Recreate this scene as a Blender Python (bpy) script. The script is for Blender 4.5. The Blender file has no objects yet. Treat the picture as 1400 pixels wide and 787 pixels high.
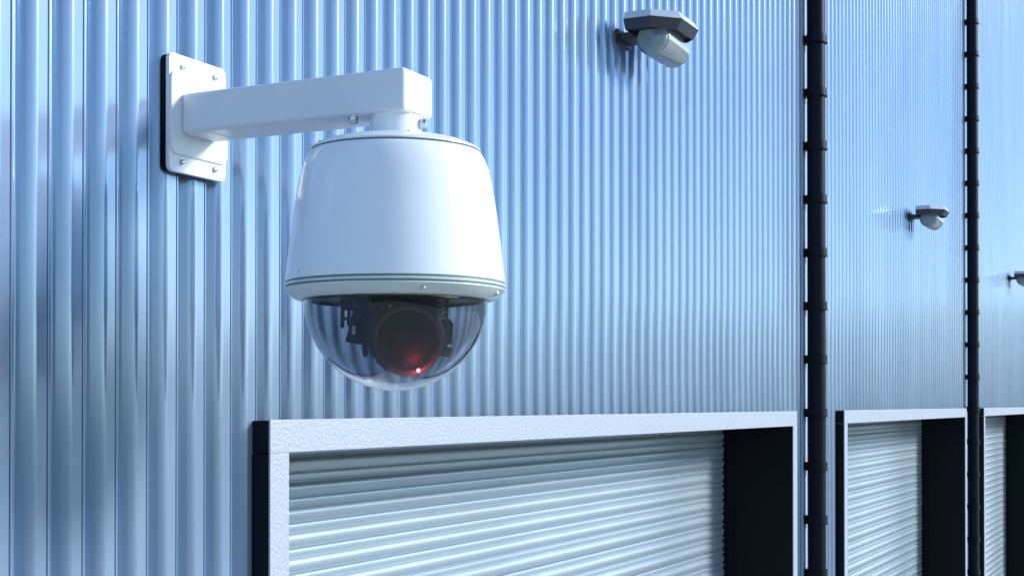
import bpy, bmesh, math, random
from mathutils import Vector, Matrix

random.seed(7)
S = bpy.context.scene
C = S.collection
R = math.radians

# ------------------------------------------------------------------ camera
F_PX, THETA, HORIZON, CAM_Z = 1944.0, math.atan(959.0 / 1944.0), 552.0, 2.45
PITCH = R(0.5)
cam_data = bpy.data.cameras.new('camera')
cam_data.sensor_width = 36.0
cam_data.lens = 36.0 * F_PX / 1400.0
cam_data.shift_y = (HORIZON - 393.5 - F_PX * math.tan(PITCH)) / 1400.0
cam_data.clip_start, cam_data.clip_end = 0.02, 9000.0
cam = bpy.data.objects.new('camera', cam_data)
C.objects.link(cam)
cam.location = (0.0, -1.0, CAM_Z)
cam.rotation_euler = (R(90) + PITCH, 0.0, THETA - R(90))
S.camera = cam

# ------------------------------------------------------------------ sky and sun
SUN_EL, SUN_AZ = R(25), R(57)          # azimuth measured from +X towards -Y
world = bpy.data.worlds.new('World')
S.world = world
world.use_nodes = True
wn = world.node_tree
sky = wn.nodes.new('ShaderNodeTexSky')
sky.sky_type = 'NISHITA'
sky.sun_disc = False
sky.sun_elevation = SUN_EL
sky.sun_rotation = math.atan2(math.cos(SUN_AZ), -math.sin(SUN_AZ))
sky.air_density, sky.dust_density, sky.ozone_density = 1.0, 0.2, 2.6
wn.nodes['Background'].inputs['Strength'].default_value = 0.14
wn.links.new(sky.outputs[0], wn.nodes['Background'].inputs['Color'])

sun_data = bpy.data.lights.new('sun', 'SUN')
sun_data.energy = 2.9
sun_data.angle = R(14.0)
sun_data.color = (1.0, 0.98, 0.96)
sun = bpy.data.objects.new('sun', sun_data)
C.objects.link(sun)
sdir = Vector((math.cos(SUN_AZ) * math.cos(SUN_EL), -math.sin(SUN_AZ) * math.cos(SUN_EL), math.sin(SUN_EL)))
sun.rotation_euler = sdir.to_track_quat('Z', 'Y').to_euler()
sun.location = sdir * 30

S.view_settings.view_transform = 'Standard'
S.view_settings.look = 'None'
S.view_settings.gamma = 1.0
S.view_settings.exposure = 0.88
S.view_settings.use_curve_mapping = False

# ------------------------------------------------------------------ helpers
def tag(o, label=None, cat=None, group=None, kind=None):
    if label: o['label'] = label
    if cat: o['category'] = cat
    if group: o['group'] = group
    if kind: o['kind'] = kind
    return o

def empty(name, loc=(0, 0, 0), parent=None):
    o = bpy.data.objects.new(name, None)
    o.empty_display_size = 0.05
    o.location = loc
    o.parent = parent
    C.objects.link(o)
    return o

def link_mesh(name, me, mat, parent=None, loc=None, rot=None):
    o = bpy.data.objects.new(name, me)
    if mat is not None and not me.materials:
        me.materials.append(mat)
    o.parent = parent
    if loc is not None: o.location = loc
    if rot is not None: o.rotation_euler = rot
    C.objects.link(o)
    return o

def finish(bm, name, smooth=None):
    bmesh.ops.recalc_face_normals(bm, faces=bm.faces)
    me = bpy.data.meshes.new(name)
    bm.to_mesh(me)
    bm.free()
    if smooth is not None:
        for p in me.polygons: p.use_smooth = True
        me.set_sharp_from_angle(angle=R(smooth))
    return me

def box_bm(lo, hi, bevel=0.0, seg=2, bm=None, edges=None):
    bm = bm or bmesh.new()
    lo, hi = Vector(lo), Vector(hi)
    g = bmesh.ops.create_cube(bm, size=1.0)
    vs = g['verts']
    for v in vs:
        v.co = Vector([lo[i] + (v.co[i] + 0.5) * (hi[i] - lo[i]) for i in range(3)])
    if bevel > 0:
        es = list({e for v in vs for e in v.link_edges})
        if edges: es = [e for e in es if edges(e)]
        bmesh.ops.bevel(bm, geom=es, offset=bevel, segments=seg, profile=0.5, affect='EDGES')
    return bm

def weighted(o):
    w = o.modifiers.new('weighted_normals', 'WEIGHTED_NORMAL')
    w.keep_sharp = True
    return o

def box(name, lo, hi, mat, parent=None, bevel=0.0, seg=2):
    o = link_mesh(name, finish(box_bm(lo, hi, bevel, seg), name, 40 if bevel else None), mat, parent)
    return weighted(o) if bevel else o

def lathe(profile, seg=64, close=False):
    """profile: list of (r, z); revolved around Z."""
    bm = bmesh.new()
    rings = []
    for r, z in profile:
        if r < 1e-6:
            rings.append([bm.verts.new((0, 0, z))])
        else:
            rings.append([bm.verts.new((r * math.cos(2 * math.pi * i / seg), r * math.sin(2 * math.pi * i / seg), z)) for i in range(seg)])
    n = len(rings)
    for a in range(n if close else n - 1):
        A, B = rings[a], rings[(a + 1) % n]
        for i in range(seg):
            j = (i + 1) % seg
            if len(A) == 1 and len(B) == 1: continue
            if len(A) == 1: bm.faces.new((A[0], B[j], B[i]))
            elif len(B) == 1: bm.faces.new((A[i], A[j], B[0]))
            else: bm.faces.new((A[i], A[j], B[j], B[i]))
    return bm

def tube(path, r, seg=8, bm=None):
    bm = bm or bmesh.new()
    prev = None
    pts = [Vector(p) for p in path]
    for k, p in enumerate(pts):
        t = (pts[min(k + 1, len(pts) - 1)] - pts[max(k - 1, 0)]).normalized()
        a = t.orthogonal().normalized() if prev is None else (prev[1] - t * prev[1].dot(t)).normalized()
        b = t.cross(a)
        ring = [bm.verts.new(p + r * (a * math.cos(2 * math.pi * i / seg) + b * math.sin(2 * math.pi * i / seg))) for i in range(seg)]
        if prev is not None:
            for i in range(seg):
                j = (i + 1) % seg
                bm.faces.new((prev[0][i], prev[0][j], ring[j], ring[i]))
        else:
            bm.faces.new(ring[::-1])
        prev = (ring, a)
    bm.faces.new(prev[0])
    return bm

# ------------------------------------------------------------------ materials
def mat_base(name):
    m = bpy.data.materials.new(name)
    m.use_nodes = True
    nt = m.node_tree
    return m, nt, nt.nodes['Principled BSDF']

def noise(nt, scale, detail=4, rough=0.55, stretch=None, coord='Object'):
    tc = nt.nodes.new('ShaderNodeTexCoord')
    out = tc.outputs[coord]
    if stretch:
        mp = nt.nodes.new('ShaderNodeMapping')
        mp.inputs['Scale'].default_value = stretch
        nt.links.new(out, mp.inputs['Vector'])
        out = mp.outputs[0]
    n = nt.nodes.new('ShaderNodeTexNoise')
    n.inputs['Scale'].default_value = scale
    n.inputs['Detail'].default_value = detail
    n.inputs['Roughness'].default_value = rough
    nt.links.new(out, n.inputs['Vector'])
    return n

def maprange(nt, src, a, b, lo=0.3, hi=0.7):
    mr = nt.nodes.new('ShaderNodeMapRange')
    mr.inputs['From Min'].default_value, mr.inputs['From Max'].default_value = lo, hi
    mr.inputs['To Min'].default_value, mr.inputs['To Max'].default_value = a, b
    nt.links.new(src, mr.inputs['Value'])
    return mr.outputs['Result']

def bump(nt, bsdf, src, strength, dist, prev=None):
    b = nt.nodes.new('ShaderNodeBump')
    b.inputs['Strength'].default_value = strength
    b.inputs['Distance'].default_value = dist
    nt.links.new(src, b.inputs['Height'])
    if prev is not None: nt.links.new(prev, b.inputs['Normal'])
    nt.links.new(b.outputs[0], bsdf.inputs['Normal'])
    return b.outputs[0]

def simple(name, col, rough=0.4, metal=0.0, coat=0.0, var=0.06, nscale=18.0, rvar=0.06, bumps=None, stretch=None, spec=0.5):
    """Plain paint, plastic or metal with a faint uneven colour and sheen."""
    m, nt, b = mat_base(name)
    n = noise(nt, nscale, 5, 0.6, stretch)
    ramp = nt.nodes.new('ShaderNodeValToRGB')
    ramp.color_ramp.elements[0].position, ramp.color_ramp.elements[1].position = 0.3, 0.7
    ramp.color_ramp.elements[0].color = (*[c * (1 - var) for c in col], 1)
    ramp.color_ramp.elements[1].color = (*[min(1, c * (1 + var)) for c in col], 1)
    nt.links.new(n.outputs[0], ramp.inputs[0])
    nt.links.new(ramp.outputs[0], b.inputs['Base Color'])
    nt.links.new(maprange(nt, n.outputs[0], max(0.02, rough - rvar), rough + rvar), b.inputs['Roughness'])
    b.inputs['Metallic'].default_value = metal
    b.inputs['Specular IOR Level'].default_value = spec
    b.inputs['Coat Weight'].default_value = coat
    b.inputs['Coat Roughness'].default_value = 0.08
    if bumps:
        nb = noise(nt, bumps[0], 3, 0.5)
        bump(nt, b, nb.outputs[0], bumps[1], bumps[2])
    return m

def cladding_material():
    m, nt, b = mat_base('blue_corrugated_steel')
    n = noise(nt, 3.0, 5, 0.6, (1.0, 1.0, 0.25))
    ramp = nt.nodes.new('ShaderNodeValToRGB')
    ramp.color_ramp.elements[0].position, ramp.color_ramp.elements[1].position = 0.3, 0.72
    ramp.color_ramp.elements[0].color = (0.225, 0.32, 0.455, 1)
    ramp.color_ramp.elements[1].color = (0.28, 0.385, 0.53, 1)
    nt.links.new(n.outputs[0], ramp.inputs[0])
    nt.links.new(ramp.outputs[0], b.inputs['Base Color'])
    b.inputs['Metallic'].default_value = 0.5
    b.inputs['Specular Tint'].default_value = (0.36, 0.52, 0.80, 1)
    b.inputs['Specular IOR Level'].default_value = 0.3
    n2 = noise(nt, 6.0, 4, 0.6, (1.0, 1.0, 0.15))
    nt.links.new(maprange(nt, n2.outputs[0], 0.13, 0.21), b.inputs['Roughness'])
    n3 = noise(nt, 4.0, 2, 0.4, (1.0, 1.0, 0.45))
    bump(nt, b, n3.outputs[0], 0.18, 0.01)
    return m

def facing_material():
    m, nt, b = mat_base('textured_white_facing')
    b.inputs['Base Color'].default_value = (0.33, 0.375, 0.445, 1)
    b.inputs['Roughness'].default_value = 0.38
    n = noise(nt, 420.0, 2, 0.45, (1.0, 1.0, 0.75))
    b1 = bump(nt, b, n.outputs[0], 0.58, 0.0026)
    n2 = noise(nt, 700.0, 2, 0.5)
    bump(nt, b, n2.outputs[0], 0.2, 0.001, b1)
    return m

def glass_material():
    m, nt, b = mat_base('smoked_dome_glass')
    b.inputs['Base Color'].default_value = (0.50, 0.54, 0.60, 1)
    b.inputs['Transmission Weight'].default_value = 1.0
    b.inputs['Roughness'].default_value = 0.0
    b.inputs['IOR'].default_value = 1.45
    return m

def emission_material(name, col, strength):
    m, nt, b = mat_base(name)
    b.inputs['Base Color'].default_value = (*col, 1)
    b.inputs['Emission Color'].default_value = (*col, 1)
    b.inputs['Emission Strength'].default_value = strength
    return m

def ground_material(name, c0, c1, scale, rough, bs):
    m, nt, b = mat_base(name)
    n = noise(nt, scale, 8, 0.65)
    ramp = nt.nodes.new('ShaderNodeValToRGB')
    ramp.color_ramp.elements[0].position, ramp.color_ramp.elements[1].position = 0.3, 0.7
    ramp.color_ramp.elements[0].color, ramp.color_ramp.elements[1].color = (*c0, 1), (*c1, 1)
    nt.links.new(n.outputs[0], ramp.inputs[0])
    nt.links.new(ramp.outputs[0], b.inputs['Base Color'])
    b.inputs['Roughness'].default_value = rough
    n2 = noise(nt, bs, 3, 0.6)
    bump(nt, b, n2.outputs[0], 0.4, 0.01)
    return m

M = dict(
    wall=cladding_material(),
    facing=facing_material(),
    glass=glass_material(),
    white=simple('white_camera_paint', (0.70, 0.75, 0.80), 0.22, 0.0, 0.35, 0.02, 25, 0.03, (420, 0.05, 0.0006)),
    ring=simple('grey_green_trim', (0.52, 0.58, 0.55), 0.25, 0.0, 0.3, 0.02, 25, 0.03),
    arm=simple('white_powder_coat', (0.66, 0.69, 0.73), 0.38, 0.0, 0.1, 0.025, 30, 0.05, (520, 0.12, 0.0008)),
    gasket=simple('green_grey_gasket', (0.10, 0.17, 0.14), 0.5),
    steel=simple('stainless_screw', (0.55, 0.58, 0.62), 0.25, 1.0, 0, 0.05, 200),
    black=simple('black_frame_paint', (0.005, 0.006, 0.009), 0.6, 0, 0, 0.2, 14, 0.08, (90, 0.08, 0.001), None, 0.12),
    blackplastic=simple('black_plastic', (0.009, 0.009, 0.011), 0.34, 0, 0, 0.2, 60, 0.06, None, None, 0.3),
    rubber=simple('dark_lens_rubber', (0.015, 0.016, 0.019), 0.42, 0, 0, 0.15, 80, 0.06, (300, 0.1, 0.0005), None, 0.35),
    pipe=simple('black_downpipe', (0.004, 0.007, 0.014), 0.42, 0, 0.0, 0.25, 9, 0.08, (30, 0.08, 0.002), (1, 1, 0.3), 0.10),
    slat=simple('galvanised_slat', (0.36, 0.45, 0.52), 0.32, 0.5, 0, 0.04, 5, 0.05, (5, 0.05, 0.004), (0.25, 1, 1)),
    cap=simple('hood_metal_shaded', (0.06, 0.065, 0.075), 0.30, 0.6, 0, 0.04, 60, 0.04),  # hood's lower faces, their shade put into the colour
    hood_lit=simple('hood_metal_lit', (0.60, 0.63, 0.67), 0.25, 0.5, 0, 0.03, 60, 0.04),  # same hood's upper faces, painted pale for the light on them
    lampbody=simple('pale_lamp_drum', (0.40, 0.44, 0.48), 0.22, 0.7, 0.2, 0.03, 60, 0.04),
    lens=simple('ribbed_lamp_lens', (0.42, 0.50, 0.52), 0.22, 0.35, 0.3, 0.05, 60),
    bracket=simple('black_lamp_bracket', (0.02, 0.022, 0.028), 0.4),
    roof=simple('roof_sheet', (0.30, 0.33, 0.38), 0.5, 0.3),
    joint=simple('matt_joint_strip', (0.36, 0.45, 0.56), 0.75, 0, 0, 0.05, 6, 0.05, None, (1, 1, 0.2), 0.15),
    flash=simple('flashing', (0.42, 0.56, 0.76), 0.3, 0.6),
    concrete=ground_material('yard_concrete', (0.32, 0.335, 0.325), (0.42, 0.43, 0.415), 2.5, 0.8, 120),
    grass=ground_material('mown_grass', (0.03, 0.065, 0.015), (0.07, 0.12, 0.03), 1.2, 0.9, 30),
    led=emission_material('red_indicator', (1.0, 0.05, 0.08), 480.0),
)
m, nt, b = mat_base('coated_lens_glass')
b.inputs['Base Color'].default_value = (0.005, 0.0045, 0.006, 1)
b.inputs['Roughness'].default_value = 0.6
b.inputs['Specular IOR Level'].default_value = 0.15
b.inputs['Coat Weight'].default_value = 0.0
b.inputs['Coat Tint'].default_value = (0.8, 0.85, 1, 1)
M['lensglass'] = m

# ------------------------------------------------------------------ ground
def sheet(name, x0, x1, y0, y1, z, mat):
    bm = bmesh.new()
    bm.faces.new([bm.verts.new(p) for p in ((x0, y0, z), (x1, y0, z), (x1, y1, z), (x0, y1, z))])
    return tag(link_mesh(name, finish(bm, name), mat), kind='structure')
sheet('ground', -4000, 4000, -4000, 4000, -0.004, M['grass'])
sheet('yard', -18, 30, -14, 16, 0.0, M['concrete'])

# added unseen terrain ring, blocks the bright horizon sky in the wall reflections
from mathutils import noise as mnoise
def horizon_blocker():
    bm = bmesh.new()
    radii = [70, 110, 150, 190, 230, 270, 330, 420, 600]
    rise = [0.0, 0.15, 0.45, 0.8, 1.0, 1.0, 0.85, 0.6, 0.0]
    n = 240
    rings = []
    for rad, k in zip(radii, rise):
        row = []
        for i in range(n):
            a = 2 * math.pi * i / n
            x, y = rad * math.cos(a), rad * math.sin(a)
            h = 15.0 + 5.0 * mnoise.noise((x * 0.008, y * 0.008, 0)) + 2.5 * mnoise.noise((x * 0.04, y * 0.04, 3))
            h *= 0.40 + 0.95 * max(0.0, math.cos(a)) ** 2      # raised beyond the far end to cut glare on the wall
            row.append(bm.verts.new((x, y, -0.3 + k * h)))
        rings.append(row)
    for A, B in zip(rings, rings[1:]):
        for i in range(n):
            j = (i + 1) % n
            bm.faces.new((A[i], A[j], B[j], B[i]))
    return tag(link_mesh('horizon_blocker', finish(bm, 'horizon_blocker', 60), ground_material('horizon_blocker_green', (0.06, 0.09, 0.055), (0.12, 0.16, 0.085), 0.06, 0.95, 0.4)), kind='structure')
horizon_blocker()

# ------------------------------------------------------------------ warehouse
WALL_X0, WALL_X1, WALL_H = -4.0, 15.0, 6.6
BAY = 2.845
DOOR_X = [1.347 + BAY * k for k in range(4)]
DOOR_W = 2.313
DOOR_TOP = CAM_Z - 0.0193
FACE_W = 0.0375
FRONT = -0.025
PIPE_X = [3.825 + 2.80 * k for k in range(4)]
PITCH_RIB, RIB_H, RIB_PHASE = 0.0471, 0.0135, 1.0253

building = empty('warehouse_building', (5.5, 3.0, 0.0))
tag(building, 'long warehouse wall of pale blue ribbed metal cladding with roller doors', 'warehouse')
def under(o, parent):
    """Parent o keeping it where it stands (parents are unrotated empties)."""
    o.parent = parent
    p, off = parent, Vector((0, 0, 0))
    while p is not None:
        off += Vector(p.location)
        p = p.parent
    o.location = Vector(o.location) - off
    return o

RIB = [(0.000, 0.00), (0.012, 0.03), (0.022, 0.12), (0.062, 0.88), (0.072, 0.97), (0.085, 1.0),
       (0.100, 1.0), (0.320, 1.0), (0.335, 0.99), (0.348, 0.95), (0.360, 0.90), (0.445, 0.47), (0.455, 0.42)]
RIB += [(0.455 + 0.225 * t / 9, 0.42 * (1 - t / 9) ** 2) for t in range(1, 10)] + [(0.695, 0.0), (0.925, 0.0), (0.932, 0.02), (0.940, 0.20), (0.962, 0.20), (0.968, 0.02), (0.974, 0.0), (0.988, 0.0)]

def cladding(x0, x1, doors, flats):
    pts = []
    k0 = math.floor((x0 - RIB_PHASE) / PITCH_RIB) - 1
    k1 = math.ceil((x1 - RIB_PHASE) / PITCH_RIB) + 1
    for k in range(k0, k1):
        for f, d in RIB:
            x = RIB_PHASE + (k + f) * PITCH_RIB
            if x0 + 1e-4 < x < x1 - 1e-4:
                pts.append((x, d * RIB_H))
    pts = [(x0, 0.0)] + pts + [(x1, 0.0)]
    for fx in flats:                        # a flat joint behind every downpipe
        pts = [p for p in pts if abs(p[0] - fx) > 0.028]
        pts += [(fx - 0.0275, 0.0), (fx - 0.0265, 0.0), (fx + 0.0265, 0.0), (fx + 0.0275, 0.0)]
    pts.sort()
    bm = bmesh.new()
    def strip(seq, zlo, zhi):
        zs = [zlo, zhi]
        cols = [[bm.verts.new((x, y, z)) for z in zs] for x, y in seq]
        for a, c in zip(cols, cols[1:]):
            bm.faces.new((a[0], c[0], c[1], a[1]))
    head = DOOR_TOP - 0.010
    strip(pts, head, WALL_H)
    lo = x0
    for a, c in doors + [(x1, x1)]:
        seq = [p for p in pts if lo <= p[0] <= min(a + 0.012, x1)]
        if len(seq) > 1: strip(seq, 0.0, head)
        lo = c - 0.012
    bmesh.ops.remove_doubles(bm, verts=bm.verts, dist=1e-6)
    me = finish(bm, 'cladding_sheet', 22)
    if sum(p.normal.y * p.area for p in me.polygons) > 0: me.flip_normals()
    return me

edges = [WALL_X0] + PIPE_X + [WALL_X1]
for a, c in zip(edges, edges[1:]):
    doors = [(d, d + DOOR_W) for d in DOOR_X if a - 0.1 < d < c]
    fl = [p for p in PIPE_X if abs(p - a) < 1e-6 or abs(p - c) < 1e-6]
    under(link_mesh('cladding_sheet', cladding(a, c, doors, fl), M['wall']), building)

for px_ in PIPE_X:                          # matt cover strip over each sheet joint
    under(box('joint_strip', (px_ - 0.030, -0.0022, 0.0), (px_ + 0.024, 0.0030, WALL_H - 0.01), M['joint'], None, 0.0006), building)

# body of the building behind the cladding, so that no light leaks in
T0, T1, DEPTH = RIB_H + 0.004, 0.24, 9.0
def core(lo, hi, mat='black', name='wall_core'):
    under(box(name, lo, hi, M[mat]), building)
core((WALL_X0, T0, DOOR_TOP + 0.002), (WALL_X1, T1, WALL_H - 0.02))
ed = [WALL_X0] + [v for d in DOOR_X for v in (d + 0.004, d + DOOR_W - 0.004)] + [WALL_X1]
for a, c in zip(ed[0::2], ed[1::2]):
    core((a, T0, 0.0), (c, T1, DOOR_TOP))
core((WALL_X0 - 0.12, 0.006, 0.0), (WALL_X0 - 0.002, DEPTH, WALL_H), 'flash', 'side_wall')
core((WALL_X1 + 0.002, 0.006, 0.0), (WALL_X1 + 0.12, DEPTH, WALL_H), 'flash', 'side_wall')
core((WALL_X0, DEPTH - 0.15, 0.0), (WALL_X1, DEPTH, WALL_H - 0.02), 'flash', 'rear_wall')
under(box('roof', (WALL_X0 - 0.2, -0.06, WALL_H + 0.002), (WALL_X1 + 0.2, DEPTH + 0.08, WALL_H + 0.16), M['roof'], None, 0.01), building)

# ---- roller doors
SLAT_P = 0.0358
SLAT_Y = 0.165
def slat_mesh(length):
    p = SLAT_P
    prof = []                               # (z downwards from 0, y towards the street is negative)
    for i in range(5):                      # rolled joint bead at the top
        t = math.pi * i / 4
        prof.append((-0.0055 + 0.0055 * math.cos(t) * 1.0, -0.0040 * math.sin(t)))
    prof.append((-0.0122, 0.0012))
    for i in range(1, 7):                   # shallow curved blade
        t = i / 6
        prof.append((-0.0122 - (p - 0.0122 - 0.001) * t, 0.0012 - 0.0062 * math.sin(math.pi * (0.12 + 0.82 * t)) + 0.0022 * (1 - t) * 0.5))
    prof.append((-p - 0.0012, 0.0020))
    bm = bmesh.new()
    A = [bm.verts.new((0, y, z)) for z, y in prof]
    B = [bm.verts.new((length, y, z)) for z, y in prof]
    for i in range(len(prof) - 1):
        bm.faces.new((A[i], B[i], B[i + 1], A[i + 1]))
    bm2 = bm
    me = finish(bm2, 'slat', 38)
    if sum(q.normal.y * q.area for q in me.polygons) > 0: me.flip_normals()
    me.materials.append(M['slat'])
    return me

def roller_door(x0):
    x1 = x0 + DOOR_W
    xi0, xi1 = x0 + FACE_W, x1 - FACE_W
    zt, zi = DOOR_TOP, DOOR_TOP - FACE_W
    d = empty('roller_door')
    d.location = ((x0 + x1) / 2, 0.0, 0.0)
    def add(name, lo, hi, mat, bev=0.0):
        return under(box(name, lo, hi, M[mat], None, bev), d)
    fy = FRONT + 0.0035
    # black frame: jambs stand from the street face right back to the curtain
    add('jamb', (x0 - 0.0016, fy, 0.0), (xi0, 0.235, zi - 0.001), 'black', 0.0006)
    add('jamb', (xi1, fy, 0.0), (x1 + 0.0016, 0.235, zi - 0.001), 'black', 0.0006)
    add('lintel', (x0, fy, zi), (x1, 0.235, zt), 'black', 0.0006)
    add('corner_block', (x0 - 0.0006, fy - 0.0005, zi + 0.003), (x0 - 0.00005, 0.012, zt - 0.0004), 'black')
    # white textured facings on the street side
    add('facing_strip', (x0, FRONT, zi), (x1, fy - 0.0006, zt + 0.0012), 'facing', 0.0008)
    add('facing_strip', (x0, FRONT, 0.0), (xi0, fy - 0.0006, zi - 0.00005), 'facing', 0.0008)
    add('facing_strip', (xi1, FRONT, 0.0), (x1, fy - 0.0006, zi - 0.00005), 'facing', 0.0008)
    # guide rails beside the curtain
    for gx0, gx1 in ((xi0 + 0.0005, xi0 + 0.012), (xi1 - 0.004, xi1 - 0.0005)):
        add('guide_rail', (gx0, 0.135, 0.0), (gx1, 0.150, zi - 0.002), 'black')
    under(box('backing_panel', (xi0, SLAT_Y + 0.012, 0.0), (xi1, SLAT_Y + 0.018, zi), M['black']), d)
    me = slat_meshes[0]
    n = int((zi - 0.06) / SLAT_P)
    z = zi - 0.004
    for k in range(n):
        o = link_mesh('slat', me, None, None, (xi0 + 0.003 + random.uniform(-0.001, 0.001), SLAT_Y, z - k * SLAT_P), (R(random.uniform(-1.6, 1.6)), 0, 0))
        under(o, d)
    add('bottom_bar', (xi0 + 0.004, SLAT_Y - 0.012, 0.004), (xi1 - 0.004, SLAT_Y + 0.010, z - n * SLAT_P - 0.002), 'slat', 0.002)
    under(d, building)
    return d
slat_meshes = [slat_mesh(DOOR_W - 2 * FACE_W - 0.007)]
for x, lab in zip(DOOR_X[:3], ('widest roller door, below the dome camera', 'roller door between the two downpipes', 'roller door cut off by the right edge')):
    roller_door(x)['label'] = lab

# ------------------------------------------------------------------ downpipes
PIPE_Y, PIPE_R = -0.035, 0.0243
def clip_mesh():
    bm = lathe([(PIPE_R + 0.0004, 0.024), (PIPE_R + 0.0034, 0.0235), (PIPE_R + 0.0036, 0.0045), (PIPE_R + 0.0058, 0.003),
                (PIPE_R + 0.0058, 0.0004), (PIPE_R + 0.0006, 0.0)], 32)
    box_bm((-0.013, PIPE_R - 0.001, 0.001), (0.013, -PIPE_Y - 0.0005, 0.023), 0, 1, bm)
    me = finish(bm, 'clip', 35)
    me.materials.append(M['pipe'])
    return me
CLIP = clip_mesh()
def downpipe(x, label):
    d = empty('downpipe', (x, PIPE_Y, 0.0))
    tag(d, label, 'downpipe', 'black downpipes on the wall')
    bm = lathe([(PIPE_R - 0.003, 0.02), (PIPE_R, 0.02), (PIPE_R, WALL_H - 0.02), (PIPE_R - 0.003, WALL_H - 0.02)], 40)
    link_mesh('pipe', finish(bm, 'pipe', 35), M['pipe'], d)
    zc = CAM_Z + (552.0 - 61.0) * 3.87 / 1944.0
    k = -int((zc - 0.1) / 0.1447)
    z = zc + k * 0.1447
    while z < WALL_H - 0.1:
        link_mesh('clip', CLIP, None, d, (0, 0, z))
        z += 0.1447
downpipe(PIPE_X[0], 'thicker-looking nearer black downpipe right of the wide roller door')
downpipe(PIPE_X[1], 'farther black downpipe with collars, close to the right edge')

# ------------------------------------------------------------------ wall lamps
def lamp_parts():
    # everything relative to the point on the wall plane below the bracket; x along the wall, y negative outwards
    out = []
    # cap: straight back, chamfered front corners, three levels (top, widest, bottom)
    x0, x1, yb, yf, ch = -0.078, 0.106, -0.033, -0.131, 0.045
    def plan(i):
        return [(x0 + i, yb), (x0 + i, yf + ch + 0.4 * i), (x0 + ch + 0.4 * i, yf + i), (x1 - ch - 0.4 * i, yf + i), (x1 - i, yf + ch + 0.4 * i), (x1 - i, yb)]
    bm = bmesh.new()
    lv = [(0.0080, 0.0150), (0.0, 0.0007), (0.0095, -0.0170), (0.0125, -0.0170), (0.0125, -0.0120)]
    def shell(name, levels, mat):
        bm = bmesh.new()
        rings = [[bm.verts.new((px, py, z)) for px, py in plan(i)] for i, z in levels]
        for A, B in zip(rings, rings[1:]):
            for k in range(6):
                j = (k + 1) % 6
                bm.faces.new((A[k], A[j], B[j], B[k]))
        bm.faces.new(rings[0]); bm.faces.new(rings[-1][::-1])
        bmesh.ops.recalc_face_normals(bm, faces=bm.faces)
        es = [e for e in bm.edges if len(e.link_faces) == 2 and e.calc_face_angle() > 0.3]
        bmesh.ops.bevel(bm, geom=es, offset=0.0006, segments=1, affect='EDGES')
        out.append((name, finish(bm, name), mat))
    bm.free()
    shell('hood_top_lit', lv[:2], M['hood_lit'])  # hood split in two so lit and shaded faces differ in colour
    shell('hood_base_shaded', [(0.0002, 0.0004)] + lv[2:], M['cap'])
    # drum with its axis along the wall
    r, xa, xb, yc, zc = 0.0335, -0.028, 0.094, -0.072, -0.0258
    prof = [(r * 0.90, 0.0), (r * 0.97, 0.0012), (r, 0.004), (r, xb - xa - 0.012), (r * 0.96, xb - xa - 0.004), (r * 0.85, xb - xa), (0, xb - xa)]
    bm = lathe(prof, 48)
    bm.transform(Matrix.Translation((xa, yc, zc)) @ Matrix.Rotation(R(90), 4, 'Y'))
    out.append(('drum', finish(bm, 'drum', 35), M['lampbody']))
    prof = [(0.0, -0.0058)]
    n = 9
    for k in range(n):                      # concentric ribs of the lens
        a = (k + 0.5) / n
        c = (k + 1.0) / n
        z = lambda q: -0.0050 * math.sqrt(max(0, 1 - q * q)) - 0.0006
        prof.append((r * 0.89 * a, z(a) - 0.0011))
        prof.append((r * 0.89 * c, z(c) + 0.0011))
    bm = lathe(prof, 48)
    bm.transform(Matrix.Translation((xa, yc, zc)) @ Matrix.Rotation(R(90), 4, 'Y'))
    out.append(('lens', finish(bm, 'lens', 50), M['lens']))
    bm = box_bm((-0.028, -0.050, -0.0225), (0.028, -0.0005, -0.0105), 0.001, 1)
    box_bm((-0.034, -0.006, -0.030), (0.034, -0.0006, -0.003), 0.001, 1, bm)
    vs = [bm.verts.new((sx, y, z)) for sx in (-0.02, 0.02) for y, z in ((-0.034, -0.020), (-0.066, -0.018), (-0.066, -0.030), (-0.058, -0.034))]
    bm.faces.new(vs[:4]); bm.faces.new(vs[4:][::-1])
    for k in range(4):
        j = (k + 1) % 4
        bm.faces.new((vs[k], vs[j], vs[4 + j], vs[4 + k]))
    out.append(('bracket', finish(bm, 'bracket'), M['bracket']))
    return out
LAMP = lamp_parts()
for k, lab in enumerate(('large angular wall lamp above and right of the dome camera', 'small wall lamp between the two downpipes',
                         'tiny wall lamp cut off by the right edge')):
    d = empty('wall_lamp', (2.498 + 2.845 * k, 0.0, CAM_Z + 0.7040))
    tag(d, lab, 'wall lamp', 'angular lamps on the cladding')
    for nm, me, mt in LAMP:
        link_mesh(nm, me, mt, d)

# ------------------------------------------------------------------ dome camera
AX, AY = 1.228, 0.736 - 1.0                # dome axis: x along wall, y in front of it
PX = 0.000734                               # metres per photo pixel at the dome
cz = CAM_Z
ARM_Z0, ARM_Z1 = cz + 0.2874, cz + 0.3307
PLX, PLZ = 1.2315, cz + 0.3095
dome = empty('dome_camera', (PLX, 0.0, PLZ))
tag(dome, 'white dome security camera hanging from an arm on the ribbed wall', 'security camera')
def dpart(name, me, mat, parent=None, loc=None, rot=None):
    """Link a mesh given in scene coordinates (loc = where its own origin stands)."""
    o = link_mesh(name, me, mat, None, loc, rot)
    chain = parent or dome
    return under(o, chain)

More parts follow.
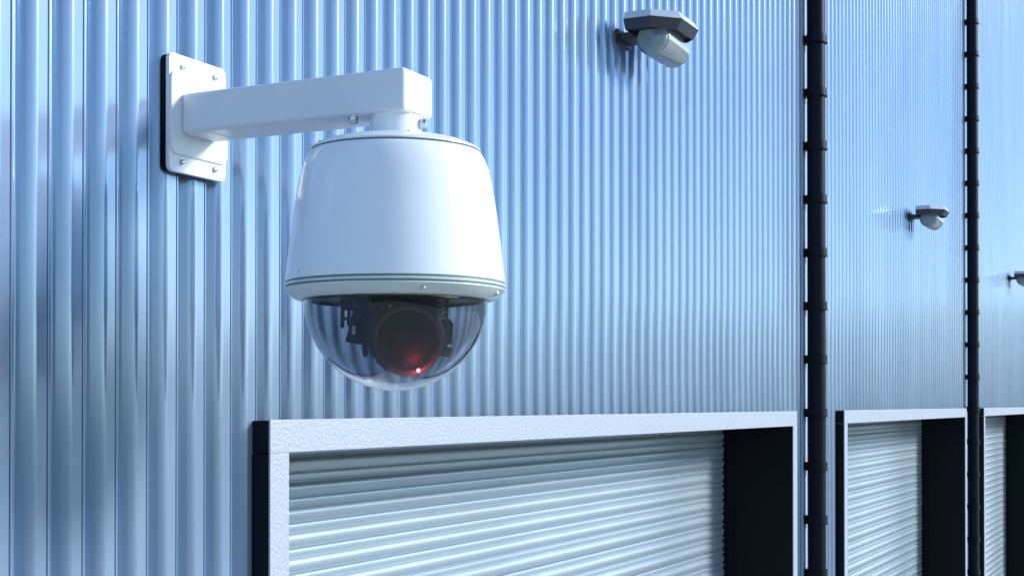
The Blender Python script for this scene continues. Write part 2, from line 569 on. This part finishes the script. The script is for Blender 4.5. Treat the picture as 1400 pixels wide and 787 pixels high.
# mounting plate: rounded rectangle with a raised boss
def rounded_plate(w, h, r, y0, y1, bev, rb=None):
    bm = bmesh.new()
    pts = []
    for cx, cy, a0 in ((w / 2 - r, h / 2 - r, 0), (-w / 2 + r, h / 2 - r, 90), (-w / 2 + r, -h / 2 + r, 180), (w / 2 - r, -h / 2 + r, 270)):
        for i in range(7):
            a = R(a0 + 15 * i)
            pts.append((cx + r * math.cos(a), cy + r * math.sin(a)))
    def ring(inset, y):
        sx, sy = (w - 2 * inset) / w, (h - 2 * inset) / h
        return [bm.verts.new((x * sx, y, z * sy)) for x, z in pts]
    rr = [ring(0, y0), ring(0, y1 + bev), ring(bev * 0.3, y1 + bev * 0.3), ring(bev, y1)]
    n = len(pts)
    for A, B in zip(rr, rr[1:]):
        for i in range(n):
            j = (i + 1) % n
            bm.faces.new((A[i], A[j], B[j], B[i]))
    bm.faces.new(rr[0]); bm.faces.new(rr[-1])
    return finish(bm, 'plate', 40)
plate = dpart('mounting_plate', rounded_plate(0.0965, 0.1262, 0.0075, -0.0085, -0.0130, 0.0016), M['arm'], None, (PLX, 0, PLZ))
dpart('gasket', rounded_plate(0.0945, 0.1240, 0.0075, -0.0003, -0.0085, 0.0004), M['black'], plate, (PLX, 0, PLZ))  # black spacer, its colour stands in for the shadow gap behind the plate
boss = dpart('boss', rounded_plate(0.0962, 0.090, 0.010, -0.0125, -0.0162, 0.0026), M['arm'], plate, (PLX, 0, PLZ))

def screw_mesh():
    bm = lathe([(0.0040, 0.0), (0.0040, 0.0007), (0.0031, 0.0007), (0.0031, 0.0016), (0.0026, 0.0026), (0.0014, 0.0031), (0.0, 0.0032)], 20)
    return finish(bm, 'screw', 40)
def hexbolt_mesh():
    bm = lathe([(0.0058, 0.0), (0.0058, 0.0012), (0.0046, 0.0012)], 20)
    hx = lathe([(0.0048, 0.0012), (0.0048, 0.0060), (0.0040, 0.0072), (0.0, 0.0072)], 6)
    me = bpy.data.meshes.new('t'); hx.to_mesh(me); hx.free(); bm.from_mesh(me)
    return finish(bm, 'bolt', 30)
SCREW, BOLT = screw_mesh(), hexbolt_mesh()
SCREW.materials.append(M['steel']); BOLT.materials.append(M['steel'])
for sx in (-0.0275, 0.0275):
    for sz in (-0.0515, 0.0500):
        dpart('screw', SCREW, None, plate, (PLX + sx, -0.0131, PLZ + sz), (R(90), 0, 0))

# arm, bevelled all round, butted on the boss
ARM_END = 0.7095 - 1.0
bm = box_bm((1.1995, ARM_END, ARM_Z0), (1.2575, -0.0150, ARM_Z1), 0.0048, 4)
arm = weighted(dpart('arm', finish(bm, 'arm', 35), M['arm']))
weighted(plate); weighted(boss)
# shallow seam plate on the underside near the wall
dpart('cover_plate', finish(box_bm((1.205, -0.050, ARM_Z0 - 0.0006), (1.252, -0.020, ARM_Z0 + 0.001), 0.0004, 1), 'cover_plate'), M['arm'], arm)

# collar
prof = [(0.0262, cz + 0.2660), (0.0262, ARM_Z0 + 0.0005)]
dpart('collar', finish(lathe(prof, 48), 'collar', 35), M['white'], None, (AX, AY, 0))
dpart('bolt', BOLT, None, None, (1.2075, -0.2265, ARM_Z0 + 0.0004), (R(180), 0, 0))
tocam = Vector((-AX, -1.0 - AY, 0)).normalized()
right = Vector((-tocam.y, tocam.x, 0))
pb = Vector((AX, AY, cz + 0.2795)) + (right * 0.93 + tocam * 0.37) * 0.0258
dpart('bolt', BOLT, None, None, pb, (right * 0.93 + tocam * 0.37).to_track_quat('Z', 'Y').to_euler())

def zz(y): return cz + (HORIZON - y) * PX
# cap
prof = [(0.0, zz(186.5)), (22 * PX, zz(186.5)), (36 * PX, zz(187)), (70 * PX, zz(190.5)), (98 * PX, zz(197)), (112 * PX, zz(203)), (116.5 * PX, zz(206)), (117.0 * PX, zz(208)), (114 * PX, zz(208.6))]
cap = dpart('housing_cap', finish(lathe(prof, 96), 'housing_cap', 40), M['white'], None, (AX, AY, 0))
prof = [(113.5 * PX, zz(208)), (114.8 * PX, zz(208.5)), (114.8 * PX, zz(211)), (113 * PX, zz(211.4))]
dpart('gasket', finish(lathe(prof, 96), 'gasket', 40), M['gasket'], None, (AX, AY, 0))
# body
body_px = [(114, 210.6), (117.2, 210.8), (119.0, 213), (122.0, 219), (125.4, 227), (128.6, 237), (131.6, 250), (134.5, 266), (137.4, 285), (140.4, 307), (143.4, 331), (146.2, 354), (148.6, 375), (149.6, 383), (149.8, 386.2), (148.8, 387.2), (144, 387.4)]
body = dpart('housing_body', finish(lathe([(r * PX, zz(y)) for r, y in body_px], 128), 'housing_body', 40), M['white'], None, (AX, AY, 0))
ring_px = [(144, 386.8), (147.6, 387.6), (147.8, 389.4), (150.2, 390.0), (150.8, 391.2), (150.2, 393.2), (147.8, 393.8), (147.8, 395.2), (150.0, 395.8), (150.2, 397.5),
           (139.0, 408.6), (134, 410.6), (129, 411.2), (126.2, 410.6), (122, 407)]
ring = dpart('trim_ring', finish(lathe([(r * PX, zz(y)) for r, y in ring_px], 128), 'trim_ring', 30), M['ring'], None, (AX, AY, 0))

prof = [(146.0 * PX, zz(386.6)), (148.6 * PX, zz(387.0)), (148.6 * PX, zz(389.6)), (146.0 * PX, zz(390.0))]
dpart('gasket', finish(lathe(prof, 128), 'gasket', 40), M['gasket'], None, (AX, AY, 0))
prof = [(146.0 * PX, zz(393.4)), (148.8 * PX, zz(393.8)), (148.8 * PX, zz(395.4)), (146.0 * PX, zz(395.8))]
dpart('gasket', finish(lathe(prof, 128), 'gasket', 40), M['gasket'], None, (AX, AY, 0))

def on_axis(az_deg, rpx, y, tilt=0.0):
    """Point on the lathe at an angle measured from the camera-facing side, positive to the right."""
    a = R(az_deg)
    n = tocam * math.cos(a) + right * math.sin(a)
    p = Vector((AX, AY, 0)) + n * (rpx * PX)
    p.z = zz(y)
    q = (n * math.cos(tilt) + Vector((0, 0, 1)) * math.sin(tilt)).to_track_quat('Z', 'Y').to_euler()
    return p, q
for az, rp, y, t, par in ((-58, 147.0, 379, 0.08, body), (14, 143.5, 404, -0.8, ring), (-72, 143.5, 404, -0.8, ring), (70, 143.5, 404, -0.8, ring), (11, 90, 195, 1.3, cap), (-70, 108, 201, 1.1, cap)):
    p, q = on_axis(az, rp, y, t)
    s = dpart('screw', SCREW, None, par, p, q)
    s.scale = (0.75, 0.75, 0.55) if par != cap else (0.5, 0.5, 0.4)

# inside: black ceiling disc and the camera module
prof = [(0.0, zz(404.5)), (124 * PX, zz(404.5)), (124 * PX, zz(407.5)), (120.5 * PX, zz(408.5)), (119.5 * PX, zz(413.5)), (117.5 * PX, zz(413.5)), (116.5 * PX, zz(409.5)), (60 * PX, zz(409.5)), (0.0, zz(409.5))]
dpart('inner_plate', finish(lathe(prof, 64), 'inner_plate', 40), M['blackplastic'], None, (AX, AY, 0))

module = empty('camera_module')
Zc = zz(408.0)
base = Vector((AX, AY, zz(455))) + right * (12 * PX)
tilt = R(17)
lens_az = R(6)
h = (tocam * math.cos(lens_az) + right * math.sin(lens_az))
fwd = (h * math.cos(tilt) - Vector((0, 0, 1)) * math.sin(tilt)).normalized()
up = (Vector((0, 0, 1)) - fwd * fwd.z).normalized()
side = up.cross(fwd)                        # screen right
module.location = base
under(module, dome)
FRAME = Matrix(((side.x, up.x, fwd.x, base.x), (side.y, up.y, fwd.y, base.y), (side.z, up.z, fwd.z, base.z), (0, 0, 0, 1)))
def mpart(name, bm, mat, smooth=35):
    bm.transform(Matrix.Translation(-base) @ FRAME)
    o = link_mesh(name, finish(bm, name, smooth), mat, module)
    return o
# local axes: x screen right, y up, z towards the viewer
r0 = 50 * PX
mpart('lens_barrel', lathe([(0, -0.038), (r0 * 1.02, -0.038), (r0 * 1.05, -0.030), (r0 * 1.05, 0.020), (r0 * 1.0, 0.0235), (r0 * 0.97, 0.0300), (r0 * 0.95, 0.0312), (r0 * 0.86, 0.0312), (r0 * 0.84, 0.0300), (r0 * 0.80, 0.020), (0, 0.018)], 64), M['rubber'])
mpart('lens_ring', lathe([(r0 * 0.955, 0.0305), (r0 * 0.955, 0.0322), (r0 * 0.93, 0.0326), (r0 * 0.86, 0.0322), (r0 * 0.835, 0.0300)], 64), simple('grey_lens_ring', (0.06, 0.062, 0.068), 0.35, 0.3))
mpart('lens', lathe([(r0 * 0.80, 0.0235)] + [(r0 * 0.80 * math.cos(a), 0.0235 + 0.007 * math.sin(a)) for a in [math.pi / 2 * i / 10 for i in range(1, 10)]] + [(0, 0.0305)], 64), M['lensglass'])
# housing block round the barrel, with a hanging yoke
bm = box_bm((-0.033, 0.004, -0.036), (0.035, 0.050, 0.010), 0.006, 2)
mpart('module_housing', bm, M['blackplastic'])
for sx in (-1, 1):
    bm = box_bm((sx * 0.0395 - 0.0025, -0.022, -0.022), (sx * 0.0395 + 0.0025, 0.044, 0.012), 0.0012, 1)
    box_bm((sx * 0.0450 - 0.0035, -0.010, -0.012), (sx * 0.0450 + 0.0035, 0.012, 0.006), 0.001, 1, bm)
    mpart('yoke_arm', bm, M['blackplastic'])
# slotted circuit bracket on the left
bm = bmesh.new()
for (xa, xb, ya, yb_) in ((-0.064, -0.046, 0.022, 0.046), (-0.064, -0.060, 0.004, 0.022), (-0.0575, -0.0545, 0.006, 0.022), (-0.052, -0.046, -0.004, 0.022), (-0.0635, -0.0465, 0.012, 0.0145)):
    box_bm((xa, ya, -0.006), (xb, yb_, -0.002), 0.0005, 1, bm)
mpart('slotted_bracket', bm, M['blackplastic'])
bm = box_bm((-0.0555, -0.022, 0.000), (-0.0400, 0.012, 0.006), 0.001, 1)
bm.transform(Matrix.Rotation(R(-14), 4, 'Z'))
mpart('side_plate', bm, M['blackplastic'])
# motor can and ribbon on the left, small plates on the right
bm = lathe([(0.0, 0.0), (0.0085, 0.0), (0.0085, 0.020), (0.0075, 0.0215), (0.0, 0.0215)], 20)
bm.transform(Matrix.Translation((-0.0475, 0.044, -0.004)) @ Matrix.Rotation(R(90), 4, 'X'))
mpart('motor', bm, M['rubber'])
bm = box_bm((0.0415, -0.006, 0.008), (0.0500, 0.004, 0.012), 0.0006, 1)
bm.transform(Matrix.Rotation(R(-20), 4, 'Z'))
mpart('side_plate', bm, M['rubber'])
bm = box_bm((-0.053, -0.0005, 0.006), (-0.0495, 0.009, 0.0068), 0.0002, 1)
mpart('connector', bm, M['steel'])
# coiled cable on the right
pts = []
for i in range(90):
    t = i / 89
    pts.append((0.0325 + 0.0035 * math.cos(t * 2 * math.pi * 5.5), 0.046 - 0.026 * t, 0.020 + 0.0035 * math.sin(t * 2 * math.pi * 5.5)))
mpart('coiled_cable', tube(pts, 0.0011, 6), simple('grey_cable', (0.35, 0.37, 0.40), 0.35))
# small screws round the barrel
for a in (118, 35, 215, 250, 300):
    bm = lathe([(0.0016, 0.0), (0.0016, 0.0010), (0.0, 0.0013)], 10)
    rr = r0 * 1.01
    bm.transform(Matrix.Translation((rr * math.cos(R(a)), rr * math.sin(R(a)), 0.0225)))
    mpart('barrel_screw', bm, M['steel'])
bm = lathe([(0.0, 0.0320), (0.0015, 0.0320), (0.0015, 0.0335), (0.0009, 0.0343), (0.0, 0.0345)], 14)
bm.transform(Matrix.Translation((14 * PX, -37.0 * PX, 0.007)))
led = mpart('indicator_light', bm, M['led'])

# clear dome: a thin shell, outside and inside surface
RO, RI = 125.0 * PX, 121.8 * PX
DZ = zz(409.0)
prof = [(RO * math.cos(a), DZ - RO * math.sin(a)) for a in [math.pi / 2 * i / 40 for i in range(40)]] + [(0.0, DZ - RO)]
inner = [(0.0, DZ - RI)] + [(RI * math.cos(a), DZ - RI * math.sin(a)) for a in [math.pi / 2 * i / 40 for i in range(39, -1, -1)]]
bm = lathe(prof, 96)
bm_i = lathe(inner, 96)
me_i = bpy.data.meshes.new('t'); bm_i.to_mesh(me_i); bm_i.free(); bm.from_mesh(me_i)
bm.verts.ensure_lookup_table()
top_o = sorted([v for v in bm.verts if abs(v.co.z - DZ) < 1e-6 and abs(v.co.xy.length - RO) < 1e-5], key=lambda v: math.atan2(v.co.y, v.co.x))
top_i = sorted([v for v in bm.verts if abs(v.co.z - DZ) < 1e-6 and abs(v.co.xy.length - RI) < 1e-5], key=lambda v: math.atan2(v.co.y, v.co.x))
for i in range(96):
    j = (i + 1) % 96
    bm.faces.new((top_o[i], top_o[j], top_i[j], top_i[i]))
dpart('dome_cover', finish(bm, 'dome_cover', 40), M['glass'], None, (AX, AY, 0))
